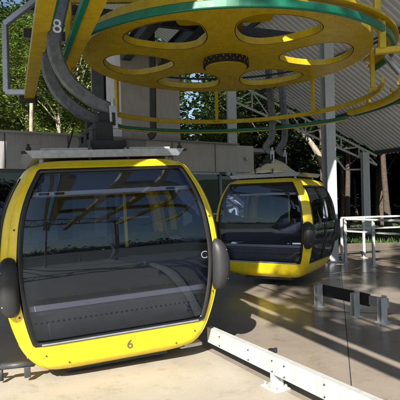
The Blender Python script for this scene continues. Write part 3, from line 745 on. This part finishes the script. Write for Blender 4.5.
hcol('steel_column', 1.18, 16.8, roofz(1.18, 16.8) - .3, 'grey steel column behind the beige wall and guard ring', .30, rad(5))
hcol('steel_column', -1.86, 9.1, 5.2, 'dark steel column behind the near gondola hanger', .22, 0, 'darksteel')
# pipe hanging behind the guard ring
bm = bmesh.new(); sweep(bm, spline([(-.89, 9.6, 5.0), (-.89, 9.6, 4.0), (-.90, 9.6, 3.2), (-.905, 9.6, 2.95), (-1.0, 9.6, 2.88)], 5), rect(.13, .10, .02), up=(0, -1, 0))
tag(obj('hanging_pipe', bm, M['darksteel']), 'dark drop pipe hanging in front of the tall beige wall', 'pipe')

# ------------------------------------------------------------------ building behind
W0 = Vector((-3.7, 9.0, 0)); W1 = Vector((1.42, 12.45, 0)); wd = (W1 - W0).normalized(); wn = Vector((-wd.y, wd.x, 0)); LW = (W1 - W0).length
wrz = math.atan2(wd.y, wd.x)
t = thing('station_building', W0, 'low beige and grey station building with dark framed windows behind the gondolas', 'building', wrz)
bm = bmesh.new(); B(bm, (3.05 + (LW - 3.05) / 2, .11, 2.62), (LW - 3.05, .22, .68)); obj('fascia', bm, M['wall'], t)
bm = bmesh.new(); B(bm, (-.9, .11, 2.62), (7.9, .20, .68)); obj('fascia', bm, M['greywall'], t, label='dark grey fascia panel')
bm = bmesh.new(); B(bm, (3.32, .9, 3.62), (1.52, 1.4, 2.9)); obj('stair_block', bm, M['wall'], t)
for i in range(8):
    bm = bmesh.new(); B(bm, (-3.6 + i * 1.22, -.0035 if i > 4 else .004, 2.62), (.012, .012, .66)); obj('panel_joint', bm, M['darksteel'], t)
bm = bmesh.new(); B(bm, (1.0, .03, 2.975), (9.2, .34, .03)); obj('coping', bm, M['greywall'], t)
bm = bmesh.new(); B(bm, (2, 3.2, 2.90), (10, 5.8, .10)); obj('flat_roof', bm, M['greywall'], t)
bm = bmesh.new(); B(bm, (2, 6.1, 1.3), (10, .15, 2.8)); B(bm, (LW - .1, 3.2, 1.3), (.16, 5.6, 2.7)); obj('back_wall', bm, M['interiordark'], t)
bm = bmesh.new(); B(bm, (1.0, .12, .22), (LW * 1.0 + 5, .18, .44)); obj('plinth', bm, M['greywall'], t)
for i in range(10):
    x0 = -3.2 + i * .93
    fr = bmesh.new()
    for (cx, cz, sx, sz) in ((x0, 1.36, .06, 1.84), (x0 + .93, 1.36, .06, 1.84)): B(fr, (cx, .13, cz), (sx - .004 * (i % 2), .07, sz))
    B(fr, (x0 + .465, .13, 2.25), (.86, .06, .06)); B(fr, (x0 + .465, .13, .47), (.86, .06, .06)); B(fr, (x0 + .465, .13, 1.25), (.86, .05, .04))
    f = obj('window', fr, M['alu'] if i in (6, 7, 8, 9) else M['frame'], t)
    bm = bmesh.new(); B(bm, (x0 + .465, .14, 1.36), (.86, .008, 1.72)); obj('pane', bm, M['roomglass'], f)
bm = bmesh.new(); B(bm, (LW - .80, -.05, 2.24), (.28, .05, .08)); obj('small_panel', bm, M['white'], t)
bm = bmesh.new(); B(bm, (LW - .28, -.04, 2.62), (.10, .07, .07), bev=.01); cyl(bm, (LW - .28, -.08, 2.60), .03, .06, 10); obj('socket_box', bm, M['steel'], t)

# ------------------------------------------------------------------ guard beam, bumper rail, railing
F0 = Vector((.60, 4.05, 0)); BD = Vector((-.485, .875, 0)).normalized()
t = thing('guard_beam', F0, 'long low white steel guard beam on bolted feet beside the near gondola', 'guard rail')
bm = bmesh.new(); a = BD * 1.10; b = BD * -4.2
prf = [(-.03, -.078), (.03, -.078), (.03, -.067), (-.018, -.067), (-.018, .067), (.03, .067), (.03, .078), (-.03, .078)]
sweep(bm, [b + Vector((0, 0, .20)), a + Vector((0, 0, .20))], prf); obj('beam', bm, M['white'], t)
bn = Vector((-BD.y, BD.x, 0))
for k in (-2.1, -.62, -.16, .0, .35, .85):
    for z in (.145, .235):
        bm = bmesh.new(); p = BD * k + bn * .036 + Vector((0, 0, z)); r0 = Matrix.Translation(p) @ bn.to_track_quat('Z', 'Y').to_matrix().to_4x4(); bmesh.ops.create_cone(bm, cap_ends=True, segments=8, radius1=.007, radius2=.006, depth=.008, matrix=r0); obj('bolt', bm, M['darksteel'], t)
for k in (0, -2.2):
    bm = bmesh.new(); Rz = Matrix.Rotation(math.atan2(BD.y, BD.x), 3, 'Z'); p = BD * k
    B(bm, p + Vector((0, 0, .008)), (.20, .16, .014), Rz, .003); B(bm, p + bn * -.0 + Vector((0, 0, .075)), (.012, .10, .12), Rz); B(bm, p + bn * -.045 + Vector((0, 0, .075)), (.09, .01, .12), Rz)
    for sx in (-.07, .07):
        for sy in (-.055, .055):
            q = p + BD * sx + bn * sy; cyl(bm, (q.x, q.y, .014), .012, .03, 8)
    obj('foot', bm, M['white'], t)
bm = bmesh.new(); p = BD * .12 - bn * .06; cyl(bm, (p.x, p.y, .24), .032, .045, 16); cyl(bm, (p.x + .03, p.y - .02, .26), .014, .04, 10); obj('cable_gland', bm, M['black'], t)

t = thing('bumper_rail', (0, 0, 0), 'low black buffer board bolted between three short white posts', 'bumper rail')
PP = [Vector((1.77, 7.05, 0)), Vector((2.10, 6.42, 0)), Vector((2.34, 6.10, 0))]
dd = (PP[2] - PP[0]).normalized(); dn = Vector((dd.y, -dd.x, 0)); Rz = Matrix.Rotation(math.atan2(dd.y, dd.x), 3, 'Z')
if dn.y > 0: dn = -dn
for p in PP:
    bm = bmesh.new()
    B(bm, p + dn * .045 + Vector((0, 0, .17)), (.075, .012, .33), Rz); B(bm, p + dn * .095 - dd * .03 + Vector((0, 0, .16)), (.012, .09, .31), Rz); B(bm, p + dn * .095 + dd * .03 + Vector((0, 0, .16)), (.012, .09, .31), Rz)
    B(bm, p + dn * .07 + Vector((0, 0, .007)), (.13, .15, .012), Rz)
    obj('post', bm, M['white'], t)
bm = bmesh.new(); bar(bm, PP[0] - dd * .06 + Vector((0, 0, .235)), PP[1] + dd * .16 + Vector((0, 0, .235)), .05, .16, .012); obj('buffer_board', bm, M['black'], t)
bm = bmesh.new(); bar(bm, PP[1] + dd * .165 + Vector((0, 0, .235)), PP[2] + dd * .02 + Vector((0, 0, .235)), .04, .12, .008); obj('buffer_board', bm, M['steel'], t, label='short worn grey board')

def railing(label, pts, hp=1.03, r=.028):
    t = thing('railing', pts[0], label, 'railing'); o0 = Vector(pts[0])
    for p in pts:
        q = Vector(p) - o0; bm = bmesh.new(); B(bm, q + Vector((0, 0, hp / 2)), (.06, .06, hp), bev=.004); B(bm, q + Vector((0, 0, .006)), (.14, .14, .012)); obj('post', bm, M['white'], t)
    bm = bmesh.new()
    for a, b in zip(pts, pts[1:]): bar(bm, Vector(a) - o0 + Vector((0, 0, hp + .02)), Vector(b) - o0 + Vector((0, 0, hp + .02)), .075, .05, .008)
    obj('top_rail', bm, M['white'], t)
    bm = bmesh.new()
    for a, b in zip(pts, pts[1:]): bar(bm, Vector(a) - o0 + Vector((0, 0, hp - .27)), Vector(b) - o0 + Vector((0, 0, hp - .27)), .04, .04)
    obj('middle_rail', bm, M['white'], t)
railing('white railing section running towards the viewer from the thick column', [(3.52, 11.7, 0), (3.93, 10.95, 0), (4.75, 9.45, 0), (5.6, 7.9, 0)])
railing('white railing section behind, along the forest edge', [(3.62, 12.35, 0), (4.22, 12.45, 0), (6.2, 12.8, 0), (8.4, 13.2, 0)])

# ------------------------------------------------------------------ vegetation
def leaf(bm, p, n, size, rng):
    a = Vector((rng.uniform(-1, 1), rng.uniform(-1, 1), rng.uniform(-.6, .6))).normalized()
    b = n.cross(a)
    if b.length < .05: b = Vector((1, 0, 0))
    b.normalize(); a = b.cross(n).normalized()
    l = size * rng.uniform(.7, 1.4); w_ = l * .34
    v = [bm.verts.new(p - a * l * .5), bm.verts.new(p + b * w_), bm.verts.new(p + a * l * .5), bm.verts.new(p - b * w_)]
    bm.faces.new(v)
def make_tree(kind, h, cr, crown_lo, nclump, nleaf, lsize, leafm, barkm, seed, lean=0.0):
    rng = random.Random(seed)
    root = bpy.data.objects.new(kind, None); C.objects.link(root)
    bm = bmesh.new(); pts = []; K = 9
    bx = rng.uniform(-.5, .5); by = rng.uniform(-.5, .5)
    for i in range(K + 1):
        f = i / K; pts.append(Vector((lean * f * f * h + bx * math.sin(f * 3) * .5, by * math.sin(f * 2.5) * .5, f * h * .95)))
    rr = h * (.010 if kind == 'slender_tree' else .016) + .03; rings = []
    for i, p in enumerate(pts):
        r = rr * (1.25 if i == 0 else 1) * (1 - .8 * i / K); rings.append([bm.verts.new(p + Vector((r * math.cos(q * PI / 4), r * math.sin(q * PI / 4), 0))) for q in range(8)])
    for a, b in zip(rings, rings[1:]):
        for q in range(8): bm.faces.new((a[q], a[(q + 1) % 8], b[(q + 1) % 8], b[q]))
    clumps = []
    for k in range(nclump):
        f = crown_lo + (1 - crown_lo) * rng.random() ** .8; i = min(K, int(f * K)); base = pts[i]
        ang = rng.uniform(0, 2 * PI); rad_ = cr * (.25 + .75 * rng.random() ** .6) * (1.15 - .55 * abs((f - crown_lo) / (1 - crown_lo) - .35) / .65)
        c = Vector((base.x + rad_ * math.cos(ang), base.y + rad_ * math.sin(ang), f * h + rng.uniform(-.3, .5)))
        clumps.append(c)
        if k % 2 == 0:
            s = base - Vector((0, 0, rad_ * .35)); m_ = s.lerp(c, .5) + Vector((0, 0, .15)); tube(bm, [s, m_, c], rr * .22, 5)
    tr = obj('trunk', bm, barkm, root, True)
    bm = bmesh.new()
    for c in clumps:
        R = cr * rng.uniform(.18, .38)
        for j in range(nleaf):
            d = Vector((rng.gauss(0, 1), rng.gauss(0, 1), rng.gauss(0, .65))); d.normalize(); d *= R * rng.random() ** .45
            n_ = (Vector((rng.gauss(0, .6), rng.gauss(0, .6), 1)) + d * .5).normalized(); leaf(bm, c + d, n_, lsize, rng)
    cw = obj('crown', bm, leafm, root)
    return root
def dup(root, loc, rz, sc):
    r = root.copy(); C.objects.link(r); r.location = loc; r.rotation_euler = (0, 0, rz); r.scale = (sc, sc, sc)
    for ch_ in list(root.children):
        c = ch_.copy(); C.objects.link(c); c.parent = r
    return r
protoA = [make_tree('broadleaf_tree', 9, 2.2, .10, 85, 200, .115, M['leaf_bright'], M['palebark'], 11 + i) for i in range(2)]
protoB = [make_tree('broadleaf_tree', 12, 3.0, .15, 95, 190, .17, M['leaf_mid'], M['bark'], 21 + i, .03) for i in range(2)]
protoC = [make_tree('slender_tree', 13, 1.9, .30, 46, 120, .22, M['leaf_dark'], M['bark'], 31 + i, .02) for i in range(2)]
used = {}
def plant(proto, x, y, sc, label, group, rng):
    pr = rng.choice(proto)
    z = gz(x, y)
    if id(pr) not in used:
        used[id(pr)] = 1; r = pr; r.location = (x, y, z); r.rotation_euler = (0, 0, rng.uniform(0, 6)); r.scale = (sc,) * 3
    else: r = dup(pr, (x, y, z), rng.uniform(0, 6), sc)
    tag(r, label, 'tree', group); return r
rng = random.Random(5)
for (x, y, s) in ((-8.6, 17, .8), (-6.6, 18.5, .85), (-5.0, 17.2, .75), (-9.8, 20, 1), (-7.6, 22, 1.1), (-5.2, 21, 1.0), (-3.6, 22.5, .9), (-11.5, 24, 1.1), (-.75, 20.5, .5), (1.5, 21.5, .6), (.7, 23, .62), (-2.2, 21, .7)):
    plant(protoA, x, y, s, 'sunlit yellow green tree just behind the station building', 'sunlit trees behind the building', rng)
for (x, y, s) in ((-3.2, 24, .8), (2.4, 25.5, .8), (3.6, 26.5, .85), (-12, 29, 1.1), (-8.5, 29, 1.1), (-5, 30, 1.05), (-3.0, 31, 1)):
    plant(protoB, x, y, s, 'green tree showing through the gap between beige walls and guard ring', 'trees behind the building', rng)
for i in range(34):
    x = 3.0 + (i % 12) * 1.55 + rng.uniform(-.6, .6); y = 25 + (i // 12) * 4.0 + rng.uniform(-1, 1)
    plant(protoC, x, y, rng.uniform(.7, 1.05), 'dark slender forest tree behind the railing on the right', 'dark forest trees right', rng)
tt = make_tree('dapple_tree', 16, 3.4, .60, 28, 150, .26, M['leaf_mid'], M['bark'], 77); tt.location = (-.4, -8.0, -.16)  # unseen tree added so its crown dapples the right-hand floor
tag(tt, 'tall sparse tree added behind the viewer for dappling the platform', 'tree')
# rails added out of view to stripe the floor with shadow; portal for reflections
t = thing('shadow_rails', (0, 0, 3.3), 'added bank of parallel shadow-casting rails behind the viewer', 'rails')
for p_, q0, q1 in ((.85, -3, 2.2), (1.62, -6, 2.6), (2.30, -4, 3.0), (3.1, -5, 1.8), (4.6, -5, 1.2)):
    bm = bmesh.new(); sweep(bm, [R_ * p_ + D * q0, R_ * p_ + D * q1], rect(.14, .10)); obj('rail', bm, M['wheel_yellow'], t)
for q_, p0, p1, w_ in ((-1.6, .8, 4.7, .22), (.3, .8, 3.2, .34), (1.35, 1.6, 4.7, .26)):
    bm = bmesh.new(); sweep(bm, [R_ * p0 + D * q_ + Vector((0, 0, .14)), R_ * p1 + D * (q_ + .25) + Vector((0, 0, .14))], rect(w_, .14)); obj('cross_tie', bm, M['wheel_yellow'], t)
t = thing('portal_frame', (0, -5.2, 0), 'pale steel portal frame behind the viewer', 'steel frame')
for x in (-4.4, -1.0, 2.6, 5.8):
    bm = bmesh.new(); B(bm, (x, 0, 2.0), (.16, .16, 4.1)); obj('post', bm, M['paintgrey'], t)
bm = bmesh.new(); truss(bm, (-4.6, 0, 4.2), (6.0, 0, 4.2), .7, 14, .09); obj('truss', bm, M['paintgrey'], t)
railing('white railing on the open side behind the viewer', [(-4.5, -6.9, 0), (-2.5, -6.9, 0), (-.5, -6.9, 0), (1.5, -6.9, 0), (3.5, -6.9, 0), (5.5, -6.9, 0)])
# three pale bent trunks near the thick column
def snag(x, y, pts, label, r=.13):
    bm = bmesh.new(); P = spline(pts, 5); n = len(P); rings = []
    for i, p in enumerate(P):
        rr = r * (1 - .5 * i / n); rings.append([bm.verts.new(p + Vector((rr * math.cos(q * PI / 4), rr * .9 * math.sin(q * PI / 4), 0))) for q in range(8)])
    for a, b in zip(rings, rings[1:]):
        for q in range(8): bm.faces.new((a[q], a[(q + 1) % 8], b[(q + 1) % 8], b[q]))
    bm.faces.new(rings[-1])
    o = obj('tree_trunk', bm, M['palebark'], None, True); o.location = (x, y, gz(x, y)); tag(o, label, 'tree trunk')
snag(6.4, 23, [(0, 0, -.3), (-.1, 0, 1.8), (-.5, 0, 3.4), (-1.2, 0, 4.6), (-2.2, 0, 5.4)], 'pale bare trunk bending left behind the thick grey column', .24)
snag(-5.4, 15.5, [(0, 0, -.3), (.05, 0, 2.0), (0, 0, 4.0), (.15, 0, 7.0)], 'straight pale trunk just above the grey fascia at left', .10)
snag(-3.35, 15.2, [(0, 0, -.3), (-.15, 0, 2.0), (.1, 0, 3.6), (.05, 0, 7.0)], 'pale trunk seen between the two hanger arms', .16)
# far-off wood closing the view, and behind the viewer low wood for reflections
def wood(name, ring, label, seed, n, lm, size):
    rng = random.Random(seed); bm = bmesh.new()
    for k in range(n):
        a = rng.uniform(*ring[0])
        if abs(a + .02) < .035: continue
        r = rng.uniform(*ring[1]); z = rng.random() ** .7 * rng.uniform(*ring[2])
        c = Vector((r * math.sin(a), r * math.cos(a), z))
        for j in range(26):
            d = Vector((rng.gauss(0, 1), rng.gauss(0, 1), rng.gauss(0, .7))) * size * 1.3
            leaf(bm, c + d, Vector((rng.gauss(0, .6), rng.gauss(0, .6), 1)).normalized(), size, rng)
    o = obj(name, bm, lm); tag(o, label, None, kind='stuff'); return o
wood('far_wood', ((rad(-32), rad(60)), (38, 46), (9, 17)), 'dense wood closing the view behind the station', 3, 5200, M['leaf_dark'], .62)
wood('far_wood', ((rad(110), rad(250)), (75, 100), (1, 6)), 'low wood on the open side of the station', 4, 1500, M['leaf_dark'], 1.0)
# undergrowth and grass at the forest edge
rngg = random.Random(9); bm = bmesh.new()
for k in range(15000):
    x = rngg.uniform(2, 17); y = rngg.uniform(16.4, 25); z = gz(x, y); h = rngg.uniform(.08, .3); a = rngg.uniform(0, PI); d = Vector((math.cos(a), math.sin(a), 0)) * .035; ln = Vector((rngg.uniform(-.1, .1), rngg.uniform(-.1, .1), h))
    p = Vector((x, y, z)); bm.faces.new([bm.verts.new(p - d), bm.verts.new(p + d), bm.verts.new(p + ln)])
tag(obj('grass', bm, M['leaf_mid']), 'green grass strip at the forest edge behind the railing', None, kind='stuff')
